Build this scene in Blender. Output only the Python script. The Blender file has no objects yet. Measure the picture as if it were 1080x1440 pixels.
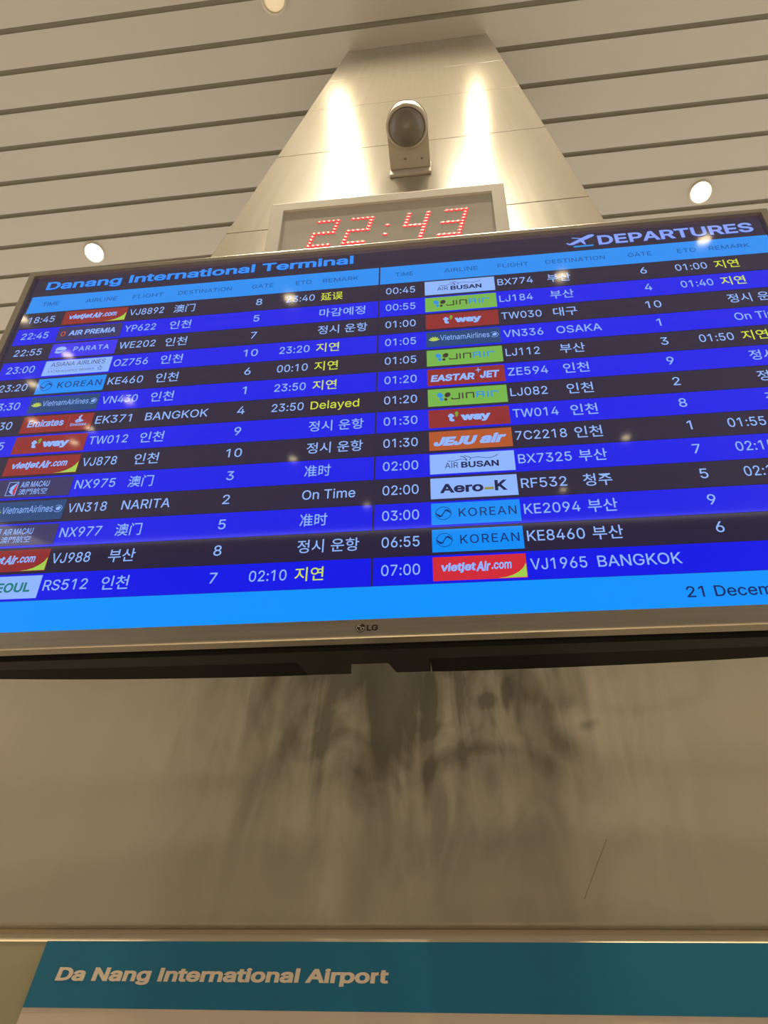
import bpy, bmesh, math, random
from mathutils import Vector, Matrix
from mathutils.geometry import delaunay_2d_cdt
random.seed(7)
SC = bpy.context.scene
COL = SC.collection
Z0 = 1.5                                   # eye height of the photographer above the floor

# ------------------------------------------------------------------ camera
FPX = 1011.018
RIGHT = Vector((0.9926948737, 0.1120130103, 0.0448327249))
UP = Vector((0.0596892890, -0.7788728549, 0.6243350581))
FWD = Vector((-0.1048526418, 0.6170981781, 0.7798690673))
cd = bpy.data.cameras.new('camera')
cam = bpy.data.objects.new('camera', cd)
COL.objects.link(cam)
cd.sensor_fit = 'VERTICAL'; cd.sensor_height = 36.0; cd.sensor_width = 27.0
cd.lens = FPX / 1440 * 36.0
cd.clip_start = 0.02; cd.clip_end = 200
m = Matrix((RIGHT, UP, -FWD)).transposed().to_4x4()
m.translation = (0, 0, Z0)
cam.matrix_world = m
SC.camera = cam

# ------------------------------------------------------------------ view, world
SC.view_settings.view_transform = 'Standard'
SC.view_settings.look = 'None'
SC.view_settings.gamma = 1.0
SC.view_settings.use_curve_mapping = False
SC.view_settings.exposure = 0.0
W = bpy.data.worlds.new('hall_light'); SC.world = W
W.use_nodes = True
bg = W.node_tree.nodes['Background']
bg.inputs[0].default_value = (1.0, 0.91, 0.755, 1)
bg.inputs[1].default_value = 1.18

BEAM_POWER = 4800.0      # narrow beam of the downlights beside the column
WASH_POWER = 75.0       # their wide spill
ROW_POWER = 500.0       # further downlight rows, added out of view
HALL_GLOW = 11.0         # lit lenses of the downlights

# ------------------------------------------------------------------ materials
def srgb(r, g, b):
    f = lambda c: (c/255/12.92) if c/255 <= 0.04045 else ((c/255+0.055)/1.055)**2.4
    return (f(r), f(g), f(b), 1.0)

def principled(name, base, rough=0.5, metal=0.0, ior=1.5, emit=None, strength=0.0, aniso=0.0):
    mt = bpy.data.materials.new(name); mt.use_nodes = True
    b = mt.node_tree.nodes['Principled BSDF']
    b.inputs['Base Color'].default_value = base
    b.inputs['Roughness'].default_value = rough
    b.inputs['Metallic'].default_value = metal
    b.inputs['IOR'].default_value = ior
    b.inputs['Anisotropic'].default_value = aniso
    if emit is not None:
        b.inputs['Emission Color'].default_value = emit
        b.inputs['Emission Strength'].default_value = strength
    return mt

def noise_vary(mt, base, amount, scale, vec_scale=(1, 1, 1), rough=None):
    """soft unevenness of a surface's own colour (and gloss)"""
    nt = mt.node_tree; b = nt.nodes['Principled BSDF']
    tc = nt.nodes.new('ShaderNodeTexCoord'); mp = nt.nodes.new('ShaderNodeMapping')
    mp.inputs['Scale'].default_value = vec_scale
    nz = nt.nodes.new('ShaderNodeTexNoise'); nz.inputs['Scale'].default_value = scale; nz.inputs['Detail'].default_value = 5
    mx = nt.nodes.new('ShaderNodeMix'); mx.data_type = 'RGBA'
    nt.links.new(tc.outputs['Object'], mp.inputs[0]); nt.links.new(mp.outputs[0], nz.inputs['Vector'])
    nt.links.new(nz.outputs['Fac'], mx.inputs[0])
    mx.inputs[6].default_value = tuple(c*(1-amount) for c in base[:3])+(1,)
    mx.inputs[7].default_value = tuple(min(1, c*(1+amount)) for c in base[:3])+(1,)
    nt.links.new(mx.outputs[2], b.inputs['Base Color'])
    if rough:
        mr = nt.nodes.new('ShaderNodeMapRange'); mr.inputs[3].default_value = rough[0]; mr.inputs[4].default_value = rough[1]
        nt.links.new(nz.outputs['Fac'], mr.inputs[0]); nt.links.new(mr.outputs[0], b.inputs['Roughness'])
    return mt

PIX = {}
def pixel(r, g, b, gain=1.0):
    """a lit colour of the screen behind its glossy glass"""
    k = (r, g, b, gain)
    if k not in PIX:
        e = srgb(r, g, b)
        PIX[k] = principled('screen_%02x%02x%02x' % (r, g, b), (0.004, 0.004, 0.005, 1), 0.045, 0, 1.9, e, gain)
    return PIX[k]

CEIL_C = (0.66, 0.62, 0.56, 1)
M_ceil = noise_vary(principled('ceiling_white_metal', CEIL_C, 0.55), CEIL_C, 0.05, 0.8)
M_joint = principled('ceiling_joint_grey', (0.42, 0.39, 0.35, 1), 0.8)
M_floor = noise_vary(principled('floor_stone', (0.42, 0.36, 0.28, 1), 0.35), (0.42, 0.36, 0.28, 1), 0.15, 2.0)
M_back = principled('hall_wall_paint', (0.14, 0.12, 0.10, 1), 0.6)
CLAD = (0.34, 0.315, 0.27, 1)
M_core = principled('column_core_dark', (0.16, 0.14, 0.11, 1), 0.7)
M_reveal = principled('column_reveal', (0.74, 0.63, 0.47, 1), 0.45, 0.1)
M_silver = noise_vary(principled('brushed_silver', (0.50, 0.47, 0.43, 1), 0.3, 0.85), (0.50, 0.47, 0.43, 1), 0.12, 6, (1, 60, 60), (0.25, 0.38))
M_black = principled('black_plastic', (0.012, 0.012, 0.015, 1), 0.5)
M_char = principled('charcoal_plastic', (0.019, 0.019, 0.023, 1), 0.45)
M_vblack = principled('matte_black_plastic', (0.006, 0.006, 0.008, 1), 0.6)
M_chrome = principled('chrome', (0.75, 0.74, 0.72, 1), 0.15, 1.0)
M_badgeline = principled('badge_pale_line', (0.72, 0.70, 0.66, 1), 0.4)
M_darkbadge = principled('badge_dark', (0.02, 0.017, 0.016, 1), 0.35)
M_clockframe = noise_vary(principled('clock_frame_grey', (0.80, 0.79, 0.77, 1), 0.5), (0.80, 0.79, 0.77, 1), 0.04, 9)
M_clockface = principled('clock_window', (0.52, 0.50, 0.48, 1), 0.35)
M_led_core = principled('led_core', (0.3, 0.02, 0.01, 1), 0.3, 0, 1.5, (1.0, 0.42, 0.28, 1), 2.6)
M_led_rim = principled('led_rim', (0.3, 0.01, 0.01, 1), 0.3, 0, 1.5, (1.0, 0.03, 0.045, 1), 1.1)
M_camw = noise_vary(principled('camera_housing', (0.56, 0.52, 0.46, 1), 0.4), (0.56, 0.52, 0.46, 1), 0.05, 20)
M_dome = principled('smoked_dome', (0.20, 0.18, 0.165, 1), 0.12)
M_lens = principled('camera_lens', (0.01, 0.01, 0.012, 1), 0.1)
M_bolt = principled('bolt_steel', (0.3, 0.28, 0.25, 1), 0.35, 0.9)
M_steel = principled('bracket_steel', (0.05, 0.05, 0.05, 1), 0.5, 0.6)
M_trimring = principled('downlight_trim', (0.72, 0.66, 0.55, 1), 0.4)
M_reflect = principled('downlight_reflector', (0.80, 0.70, 0.52, 1), 0.3, 0.3)
M_glow = principled('downlight_lens', (0.9, 0.8, 0.6, 1), 0.4, 0, 1.5, (1.0, 0.80, 0.50, 1), HALL_GLOW)
M_glow_wash = principled('unseen_downlight_lens_wash', (0.9, 0.8, 0.6, 1), 0.4, 0, 1.5, (1.0, 0.80, 0.50, 1), 5)
M_glow_hi = principled('downlight_lens_bright', (0.9, 0.8, 0.6, 1), 0.4, 0, 1.5, (1.0, 0.86, 0.58, 1), 60)
M_glow_lo = principled('downlight_lens_soft', (0.9, 0.8, 0.6, 1), 0.4, 0, 1.5, (1.0, 0.76, 0.46, 1), 0.35)
TEAL = (0.016, 0.165, 0.32, 1)
M_teal = noise_vary(principled('sign_teal', TEAL, 0.32, 0, 1.45), TEAL, 0.12, 14)
M_signwhite = principled('sign_white', (0.58, 0.50, 0.44, 1), 0.45)
M_signletter = principled('sign_lettering', (0.74, 0.65, 0.55, 1), 0.45)

def make_cladding(name, shade_marks):
    """champagne brushed panel; the panel under the screen has painted shadow among its grey wiped smears"""
    mt = principled(name, CLAD, 0.22, 0.06); mt.node_tree.nodes['Principled BSDF'].inputs['Specular IOR Level'].default_value = 0.22
    nt = mt.node_tree; N = nt.nodes; L = nt.links; b = N['Principled BSDF']
    tc = N.new('ShaderNodeTexCoord')
    mp = N.new('ShaderNodeMapping'); mp.inputs['Scale'].default_value = (45, 45, 0.7)
    L.new(tc.outputs['Object'], mp.inputs[0])
    nz = N.new('ShaderNodeTexNoise'); nz.inputs['Scale'].default_value = 1.0; nz.inputs['Detail'].default_value = 4
    L.new(mp.outputs[0], nz.inputs['Vector'])
    mr = N.new('ShaderNodeMapRange'); mr.inputs[3].default_value = 0.17; mr.inputs[4].default_value = 0.22
    L.new(nz.outputs['Fac'], mr.inputs[0]); L.new(mr.outputs[0], b.inputs['Roughness'])
    mx = N.new('ShaderNodeMix'); mx.data_type = 'RGBA'
    mx.inputs[6].default_value = tuple(c*0.96 for c in CLAD[:3])+(1,)
    mx.inputs[7].default_value = tuple(c*1.04 for c in CLAD[:3])+(1,)
    L.new(nz.outputs['Fac'], mx.inputs[0])
    if not shade_marks:
        L.new(mx.outputs[2], b.inputs['Base Color'])
        return mt
    def math_(op, a, c=None, clamp=False):
        n = N.new('ShaderNodeMath'); n.operation = op; n.use_clamp = clamp
        for i, x in enumerate((a, c)):
            if x is None: continue
            if isinstance(x, (int, float)): n.inputs[i].default_value = x
            else: L.new(x, n.inputs[i])
        return n.outputs[0]
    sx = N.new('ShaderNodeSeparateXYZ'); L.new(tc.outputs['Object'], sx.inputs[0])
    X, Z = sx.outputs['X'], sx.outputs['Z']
    # warped coordinates so that smears and painted shadow wander
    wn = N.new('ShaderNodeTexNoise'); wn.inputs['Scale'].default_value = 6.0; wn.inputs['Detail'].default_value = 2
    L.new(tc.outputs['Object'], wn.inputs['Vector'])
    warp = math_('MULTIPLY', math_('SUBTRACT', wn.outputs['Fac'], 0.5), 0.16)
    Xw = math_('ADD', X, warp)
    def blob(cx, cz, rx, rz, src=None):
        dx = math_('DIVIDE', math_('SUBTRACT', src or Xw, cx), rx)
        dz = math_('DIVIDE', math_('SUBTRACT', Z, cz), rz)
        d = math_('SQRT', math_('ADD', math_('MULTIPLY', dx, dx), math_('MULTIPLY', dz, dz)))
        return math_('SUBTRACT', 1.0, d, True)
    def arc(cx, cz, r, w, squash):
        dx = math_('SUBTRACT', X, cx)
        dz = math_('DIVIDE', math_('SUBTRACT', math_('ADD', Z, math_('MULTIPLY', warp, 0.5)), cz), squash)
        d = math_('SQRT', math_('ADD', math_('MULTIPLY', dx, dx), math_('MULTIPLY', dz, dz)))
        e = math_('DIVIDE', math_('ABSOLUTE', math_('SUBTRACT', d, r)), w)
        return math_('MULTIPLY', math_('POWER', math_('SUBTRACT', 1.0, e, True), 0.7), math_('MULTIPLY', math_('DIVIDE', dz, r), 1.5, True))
    # streaks of wiped smear and painted shadow, long in z
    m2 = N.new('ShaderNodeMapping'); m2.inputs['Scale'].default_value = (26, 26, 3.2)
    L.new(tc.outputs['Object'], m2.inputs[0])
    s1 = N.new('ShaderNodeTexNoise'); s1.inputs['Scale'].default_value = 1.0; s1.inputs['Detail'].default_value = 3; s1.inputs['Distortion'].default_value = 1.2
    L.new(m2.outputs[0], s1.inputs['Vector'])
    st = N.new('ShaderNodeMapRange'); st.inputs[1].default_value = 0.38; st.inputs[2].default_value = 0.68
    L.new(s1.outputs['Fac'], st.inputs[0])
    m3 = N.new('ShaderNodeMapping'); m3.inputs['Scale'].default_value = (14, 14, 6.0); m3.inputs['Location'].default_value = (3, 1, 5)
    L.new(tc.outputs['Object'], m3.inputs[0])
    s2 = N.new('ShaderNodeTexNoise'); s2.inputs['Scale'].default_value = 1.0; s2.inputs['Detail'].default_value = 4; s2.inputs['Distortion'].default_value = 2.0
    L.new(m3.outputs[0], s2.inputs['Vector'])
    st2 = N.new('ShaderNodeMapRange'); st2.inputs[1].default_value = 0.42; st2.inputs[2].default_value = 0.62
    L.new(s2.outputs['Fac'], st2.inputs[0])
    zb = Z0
    core = blob(-0.118, zb+0.63, 0.125, 0.21)  # core and fan: shadow of clock and mount painted into the panel colour
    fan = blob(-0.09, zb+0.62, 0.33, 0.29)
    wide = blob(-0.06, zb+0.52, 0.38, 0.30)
    smear_shade = math_('POWER', core, 1.3)
    smear_shade = math_('ADD', math_('MULTIPLY', smear_shade, 0.95), math_('MULTIPLY', math_('MULTIPLY', fan, st.outputs[0]), 1.35))
    smear_shade = math_('ADD', smear_shade, math_('MULTIPLY', math_('MULTIPLY', wide, st2.outputs[0]), 0.6))
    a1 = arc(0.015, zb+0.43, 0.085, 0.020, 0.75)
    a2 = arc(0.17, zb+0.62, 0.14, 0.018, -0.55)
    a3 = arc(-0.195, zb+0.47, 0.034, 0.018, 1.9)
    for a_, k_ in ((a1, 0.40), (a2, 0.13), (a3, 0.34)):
        smear_shade = math_('ADD', smear_shade, math_('MULTIPLY', a_, k_))
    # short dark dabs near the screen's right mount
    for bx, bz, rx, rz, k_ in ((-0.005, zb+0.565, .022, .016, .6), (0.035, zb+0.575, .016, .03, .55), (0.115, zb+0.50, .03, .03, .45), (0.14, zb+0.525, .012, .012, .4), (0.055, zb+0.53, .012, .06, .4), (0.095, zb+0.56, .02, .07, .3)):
        smear_shade = math_('ADD', smear_shade, math_('MULTIPLY', blob(bx, bz, rx, rz), k_*1.4))
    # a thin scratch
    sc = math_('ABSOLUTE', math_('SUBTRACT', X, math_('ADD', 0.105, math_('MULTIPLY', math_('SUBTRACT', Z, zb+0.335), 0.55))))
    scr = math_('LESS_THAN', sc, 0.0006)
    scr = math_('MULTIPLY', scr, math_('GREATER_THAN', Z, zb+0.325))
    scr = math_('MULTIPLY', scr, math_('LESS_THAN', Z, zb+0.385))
    smear_shade = math_('ADD', smear_shade, math_('MULTIPLY', scr, 0.6))
    smear_shade = math_('MINIMUM', smear_shade, 1.0)
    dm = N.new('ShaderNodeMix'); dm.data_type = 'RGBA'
    L.new(math_('MULTIPLY', smear_shade, 0.78), dm.inputs[0])
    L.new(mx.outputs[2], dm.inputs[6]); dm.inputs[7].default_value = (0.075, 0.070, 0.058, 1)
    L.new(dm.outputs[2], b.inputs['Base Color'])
    return mt

M_clad = make_cladding('champagne_cladding', False)
M_clad_smear_shade = make_cladding('champagne_cladding_smear_shade', True)
M_clad_low = principled('lower_panel_paint', (0.33, 0.31, 0.21, 1), 0.45, 0.1)

for mt_ in (M_black, M_char, M_vblack):
    mt_.node_tree.nodes['Principled BSDF'].inputs['Specular IOR Level'].default_value = 0.15

# ------------------------------------------------------------------ mesh helpers
def link_mesh(name, bm, mats, parent=None, loc=(0, 0, 0), smooth=False):
    me = bpy.data.meshes.new(name)
    bm.normal_update()
    bm.to_mesh(me); bm.free()
    for mt in (mats if isinstance(mats, (list, tuple)) else [mats]):
        me.materials.append(mt)
    if smooth:
        for p in me.polygons: p.use_smooth = True
    o = bpy.data.objects.new(name, me); COL.objects.link(o)
    o.location = loc
    if parent is not None: o.parent = parent
    return o

def box(bm, x0, x1, y0, y1, z0, z1, mi=0, bevel=0.0):
    vs = [bm.verts.new((x, y, z)) for x in (x0, x1) for y in (y0, y1) for z in (z0, z1)]
    idx = [(0, 1, 3, 2), (4, 6, 7, 5), (0, 4, 5, 1), (2, 3, 7, 6), (0, 2, 6, 4), (1, 5, 7, 3)]
    fs = []
    for q in idx:
        f = bm.faces.new([vs[i] for i in q]); f.material_index = mi; fs.append(f)
    if bevel:
        es = list({e for f in fs for e in f.edges})
        r = bmesh.ops.bevel(bm, geom=es, offset=bevel, segments=2, affect='EDGES', profile=0.5)
        for f in r['faces']: f.material_index = mi
    return fs

def prism(bm, pts, axis, a, b, mi=0):
    """extrude a 2D outline along an axis. axis 'x': pts=(y,z); 'y': pts=(x,z); 'z': pts=(x,y)"""
    mk = {'x': lambda p, t: (t, p[0], p[1]), 'y': lambda p, t: (p[0], t, p[1]), 'z': lambda p, t: (p[0], p[1], t)}[axis]
    A = [bm.verts.new(mk(p, a)) for p in pts]; B = [bm.verts.new(mk(p, b)) for p in pts]
    n = len(pts); fs = [bm.faces.new(A), bm.faces.new(B[::-1])]
    for i in range(n):
        fs.append(bm.faces.new((A[i], B[i], B[(i+1) % n], A[(i+1) % n])))
    for f in fs: f.material_index = mi
    bmesh.ops.recalc_face_normals(bm, faces=fs)
    return fs

def lathe(bm, prof, seg=40, mi=0, ctr=(0, 0, 0)):
    """profile of (radius, z) revolved about z"""
    rings = []
    for r, z in prof:
        if r < 1e-6: rings.append([bm.verts.new((ctr[0], ctr[1], ctr[2]+z))])
        else: rings.append([bm.verts.new((ctr[0]+r*math.cos(2*math.pi*k/seg), ctr[1]+r*math.sin(2*math.pi*k/seg), ctr[2]+z)) for k in range(seg)])
    fs = []
    for a, b in zip(rings, rings[1:]):
        for k in range(seg):
            k2 = (k+1) % seg
            if len(a) == 1 and len(b) == 1: continue
            if len(a) == 1: q = (a[0], b[k2], b[k])
            elif len(b) == 1: q = (a[k], a[k2], b[0])
            else: q = (a[k], a[k2], b[k2], b[k])
            f = bm.faces.new(q); f.material_index = mi; f.smooth = True; fs.append(f)
    bmesh.ops.recalc_face_normals(bm, faces=fs)
    return fs

def thing(name, label, cat, loc=(0, 0, 0), rot=(0, 0, 0), group=None):
    o = bpy.data.objects.new(name, None); COL.objects.link(o)
    o.location = loc; o.rotation_euler = rot; o.empty_display_size = 0.1
    o['label'] = label; o['category'] = cat
    if group: o['group'] = group
    return o

def structure(o, label=None):
    o['kind'] = 'structure'
    if label: o['label'] = label
    return o

# outlines of a plain grotesque alphabet: name, advance, then one closed contour after each bar (thousandths of an em)
GLYPHS = {}
for _g in (
    'A480|16 0 201 509 276 509 463 0 395 0 287 302 264 372 232 478 245 478 213 371 191 302 85 0|110 142 110 199 370 199 370 142;B456|60 0 60 509 241 509 274 507 304 501 329 491 350 477 '
    '367 461 381 442 390 421 396 398 398 374 395 344 387 320 373 301 356 286 315 267 315 262 339 257 363 245 385 227 402 203 411 184 416 161 418 136 416 111 410 88 400 67 386 48 368 31 '
    '344 18 317 8 284 2 247 0|125 57 245 57 281 60 309 67 330 80 344 96 353 115 355 137 352 161 342 184 327 203 306 218 279 228 248 231 125 231|125 285 238 285 265 288 288 296 308 309 3'
    '23 326 333 348 336 372 333 393 326 412 313 429 294 442 270 449 240 452 125 452;C510|267 -7 225 -3 186 7 150 25 119 49 92 79 70 115 53 157 44 203 40 254 44 305 53 352 70 393 92 429 '
    '119 459 150 484 186 501 225 512 267 516 293 514 317 511 340 504 362 496 383 485 402 471 419 456 435 438 448 418 459 397 467 373 473 348 408 348 401 373 389 395 357 428 315 449 267 '
    '456 237 453 209 445 184 432 161 414 141 391 125 364 113 332 106 295 103 254 106 213 113 177 125 145 141 117 161 94 184 76 210 63 237 56 267 53 315 60 357 81 389 114 408 160 473 160'
    ' 467 135 459 112 448 91 435 71 420 53 402 38 383 24 363 13 341 5 317 -2 293 -6;D502|219 0 96 0 96 57 215 57 254 60 288 68 318 81 343 99 363 122 379 149 390 181 397 216 399 255 397 '
    '294 390 329 379 361 364 388 344 410 320 428 291 441 258 449 221 452 93 452 93 509 225 509 273 505 315 495 353 478 385 455 412 426 433 391 449 351 458 306 462 255 458 205 449 159 43'
    '3 119 411 83 384 54 351 31 312 14 268 3|125 509 125 0 60 0 60 509;E419|60 0 60 509 372 509 372 452 125 452 125 286 355 286 355 229 125 229 125 57 375 57 375 0;F410|60 0 60 509 369 '
    '509 369 452 125 452 125 278 346 278 346 221 125 221 125 0;G520|269 -7 225 -3 185 7 149 25 118 49 91 79 69 116 53 157 43 203 40 254 43 305 53 352 69 393 91 429 117 459 149 484 184 5'
    '01 223 512 265 516 291 514 316 510 340 504 363 494 384 483 403 469 421 453 436 436 449 416 460 395 468 373 474 349 408 349 387 393 356 427 315 448 265 456 236 453 209 445 183 432 1'
    '60 414 141 392 125 364 113 332 106 295 103 254 106 213 113 177 125 145 141 117 161 95 184 76 210 63 238 56 269 53 296 55 322 61 345 71 365 85 382 102 396 123 407 147 413 173 415 20'
    '2 434 199 283 199 283 256 478 256 478 200 475 160 466 124 451 91 431 62 406 38 377 19 344 5 308 -4;H517|60 0 60 509 125 509 125 289 392 289 392 509 457 509 457 0 392 0 392 232 125 '
    '232 125 0;I190|62 0 62 509 126 509 126 0;J396|185 -7 143 -2 106 11 75 33 52 63 38 100 33 145 33 173 98 173 98 145 100 117 108 93 122 74 139 61 160 53 185 50 209 53 230 61 248 74 26'
    '1 93 269 117 272 145 272 509 336 509 336 145 332 100 318 63 294 33 263 11 227 -2;K467|104 145 104 216 139 261 174 303 212 344 364 509 448 509 231 276 228 276|60 0 60 509 125 509 12'
    '5 334 124 225 125 193 125 0|372 0 188 259 228 309 449 0;L393|60 0 60 509 125 509 125 57 361 57 361 0;M628|60 0 60 509 152 509 277 187 287 159 299 123 311 84 322 49 307 49 318 83 33'
    '0 121 342 158 352 187 476 509 568 509 568 0 504 0 504 291 504 327 505 369 506 413 507 457 513 457 498 409 482 363 467 322 456 291 342 0 286 0 170 291 159 321 145 361 129 408 112 45'
    '7 119 457 120 416 121 372 122 328 122 291 122 0;N523|60 0 60 509 136 509 343 183 363 151 388 107 414 55 405 54 401 108 399 157 399 195 399 509 463 509 463 0 387 0 202 290 177 331 1'
    '48 381 108 452 119 454 122 384 124 328 125 291 125 0;O533|267 -7 225 -3 186 7 150 25 119 49 92 79 70 115 53 157 44 203 40 254 44 305 53 352 70 393 92 429 119 459 150 484 186 501 22'
    '5 512 267 516 309 512 348 501 384 484 415 459 442 429 464 393 480 352 490 305 493 254 490 203 480 157 464 115 442 79 415 49 384 25 348 7 309 -3|267 53 296 55 324 63 349 76 372 94 3'
    '92 116 408 144 420 176 428 213 430 254 428 295 420 332 408 365 392 392 372 415 349 433 324 446 296 453 267 456 237 453 210 445 184 433 161 415 142 392 125 364 113 332 106 295 103 2'
    '54 106 213 113 176 125 144 142 117 161 94 184 76 210 63 237 55;P445|60 0 60 509 235 509 272 506 305 499 332 487 356 471 375 452 390 430 400 404 407 377 409 348 407 318 400 291 390 '
    '265 375 243 356 223 332 207 305 195 272 188 235 186 109 186 109 242 233 242 257 244 279 248 297 256 318 272 333 294 342 319 344 348 342 376 333 402 318 423 297 439 279 446 257 451 '
    '232 452 125 452 125 0;Q533|245 159 313 159 369 85 384 65 468 -48 401 -48 346 27 331 46|267 -7 225 -3 186 7 150 25 119 49 92 79 70 115 53 157 44 203 40 254 44 305 53 352 70 393 92 4'
    '29 119 459 150 484 186 501 225 512 267 516 309 512 348 501 384 484 415 459 442 429 464 393 480 352 490 305 493 254 490 203 480 157 464 115 442 79 415 49 384 25 348 7 309 -3|267 53 '
    '296 55 324 63 349 76 372 94 392 116 408 144 420 176 428 213 430 254 428 295 420 332 408 365 392 392 372 415 349 433 324 446 296 453 267 456 237 453 210 445 184 433 161 415 142 392 '
    '125 364 113 332 106 295 103 254 106 213 113 176 125 144 142 117 161 94 184 76 210 63 237 55;R449|60 0 60 509 236 509 273 506 305 500 333 489 356 473 376 455 390 433 401 408 407 381'
    ' 409 352 407 323 401 296 390 271 376 250 356 232 333 217 305 206 273 200 236 198 96 198 96 255 234 255 258 256 280 260 298 267 319 281 334 300 342 324 345 352 342 380 334 405 319 4'
    '25 298 440 279 446 258 451 233 452 125 452 125 0|353 0 230 229 303 229 428 0;S447|224 -9 188 -7 156 -1 128 9 102 23 81 40 64 60 51 83 42 109 38 137 104 137 110 110 123 88 142 71 16'
    '6 59 194 52 224 49 246 50 267 54 286 60 311 74 329 92 341 114 346 139 342 161 332 179 316 193 296 205 245 222 184 239 145 253 112 269 86 289 67 313 56 341 52 372 54 400 62 425 75 4'
    '48 92 468 113 484 138 498 165 508 195 514 227 516 259 514 289 508 316 498 340 484 360 468 377 449 390 427 398 403 401 378 337 378 332 402 320 421 302 437 280 449 254 456 225 459 19'
    '4 456 167 448 145 435 129 418 118 398 115 376 119 352 131 334 148 319 169 308 212 293 264 279 312 264 359 238 379 220 395 198 402 180 407 161 408 139 406 112 399 87 386 64 370 43 3'
    '49 25 323 11 294 0 261 -7;T449|32 452 32 509 417 509 417 452 257 452 257 0 193 0 193 452;U517|259 -8 220 -6 186 2 154 15 126 33 103 55 85 80 71 108 63 140 60 173 60 509 124 509 124'
    ' 178 126 155 132 133 141 113 153 95 169 80 187 68 208 59 232 53 259 52 285 53 309 59 331 68 349 80 364 95 377 113 385 133 391 155 393 178 393 509 457 509 457 173 454 140 446 108 43'
    '3 80 414 55 391 33 363 15 332 2 297 -6;V480|204 0 16 509 84 509 192 206 215 137 248 31 235 31 267 138 290 206 395 509 463 509 278 0;W686|155 0 16 509 82 509 163 196 175 145 187 94 '
    '197 40 189 40 200 94 211 145 224 196 306 509 380 509 462 196 474 145 486 94 497 40 488 40 499 94 510 145 523 196 603 509 670 509 530 0 455 0 368 323 351 391 336 475 350 475 335 395'
    ' 318 323 230 0;X474|18 0 217 284 217 236 29 509 104 509 178 400 204 361 223 329 243 292 232 292 252 329 272 361 298 400 374 509 446 509 259 239 259 287 456 0 382 0 292 129 268 165 '
    '250 195 230 231 244 231 225 196 206 166 182 129 91 0;Y472|203 0 203 208 16 509 91 509 192 344 222 292 250 230 224 230 251 293 280 344 381 509 455 509 268 208 268 0;Z438|42 0 42 46 '
    '273 385 306 431 341 476 348 454 285 452 223 452 40 452 40 509 397 509 397 462 169 129 134 81 97 33 90 54 152 57 214 57 399 57 399 0;a389|160 -9 137 -7 115 -3 94 5 76 15 60 29 48 45'
    ' 38 63 32 84 30 108 34 138 43 161 58 179 78 193 125 211 178 220 234 227 265 235 273 243 276 255 276 257 273 279 267 297 256 311 240 322 220 329 196 331 171 329 149 322 118 301 100 '
    '274 41 291 51 313 64 331 79 346 95 358 114 368 133 375 153 380 173 383 194 384 239 379 286 360 306 343 322 320 330 301 335 278 337 251 337 0 277 0 277 52 272 52 252 25 215 1 190 -6'
    '|170 45 202 49 228 59 248 74 263 93 272 115 276 138 276 190 259 182 231 176 200 171 175 168 134 159 117 150 103 139 95 124 92 105 94 87 102 72 114 61 130 52;b424|229 -8 198 -5 172 '
    '4 138 31 118 59 112 59 112 0 53 0 53 509 114 509 114 319 118 319 137 346 171 373 197 381 229 384 259 382 287 374 313 361 335 342 354 320 370 293 381 261 388 227 390 189 388 151 381'
    ' 116 370 84 355 57 336 34 313 16 288 3 260 -6|220 47 242 49 262 55 279 66 294 80 306 97 316 117 323 139 327 163 328 189 327 215 323 239 316 261 307 281 295 298 280 311 262 322 243 '
    '328 220 330 198 328 178 322 161 312 147 299 134 282 125 263 118 241 114 216 113 189 114 162 118 138 125 115 135 95 147 78 162 65 179 55 198 49;c396|207 -8 174 -5 144 3 117 16 93 35'
    ' 72 58 56 85 44 116 37 150 34 187 37 225 44 260 56 291 72 318 93 341 117 360 144 374 174 382 207 384 260 377 305 356 340 322 362 277 303 262 290 289 270 311 242 325 207 330 184 328'
    ' 163 321 145 310 130 296 118 278 108 258 102 236 98 212 96 187 98 163 102 139 108 117 118 97 130 80 145 66 163 55 184 49 207 46 243 52 271 66 292 89 304 117 363 102 354 78 341 56 3'
    '06 21 261 -1;d424|195 -8 165 -6 137 3 111 16 89 34 70 57 55 84 43 116 36 151 34 189 36 227 43 261 55 293 70 320 89 342 112 361 137 374 165 382 196 384 228 381 253 373 287 346 306 3'
    '19 311 319 311 509 372 509 372 0 313 0 313 59 307 59 287 31 252 4 227 -5|205 47 226 49 246 55 263 65 278 78 290 95 299 115 306 138 310 162 312 189 310 216 306 241 300 263 290 282 2'
    '78 299 263 312 246 322 227 328 205 330 182 328 162 322 145 311 130 298 118 281 108 261 102 239 98 215 96 189 98 163 102 139 109 117 118 97 130 80 145 66 162 55 182 49;e404|212 -8 1'
    '77 -5 145 3 117 16 92 35 72 58 56 85 44 116 37 150 34 187 36 224 44 258 55 290 71 317 91 340 115 359 142 373 172 382 205 384 226 383 246 380 266 374 285 366 303 355 319 341 334 324'
    ' 347 305 357 282 365 256 370 227 371 194 371 169 75 169 75 221 338 221 310 202 308 226 304 248 298 269 283 294 263 314 237 326 205 330 183 328 164 323 146 313 125 294 109 270 99 24'
    '1 96 211 96 178 98 151 102 127 110 106 121 88 135 73 151 61 169 53 190 48 212 46 254 53 285 73 306 105 365 91 353 63 335 39 320 26 302 14 283 4 261 -3 237 -7;f254|228 379 228 327 6'
    ' 327 6 379|81 0 81 432 84 461 96 486 113 505 135 519 161 527 187 530 222 527 243 521 227 468 215 472 195 474 171 470 154 460 145 443 142 419 142 0;g425|207 -151 180 -149 156 -146 1'
    '34 -140 105 -127 82 -110 64 -91 51 -69 101 -41 122 -66 154 -88 178 -95 207 -97 236 -95 261 -87 282 -75 298 -58 308 -34 311 -6 311 68 306 68 287 41 252 16 227 8 195 5 165 7 138 14 1'
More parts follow.
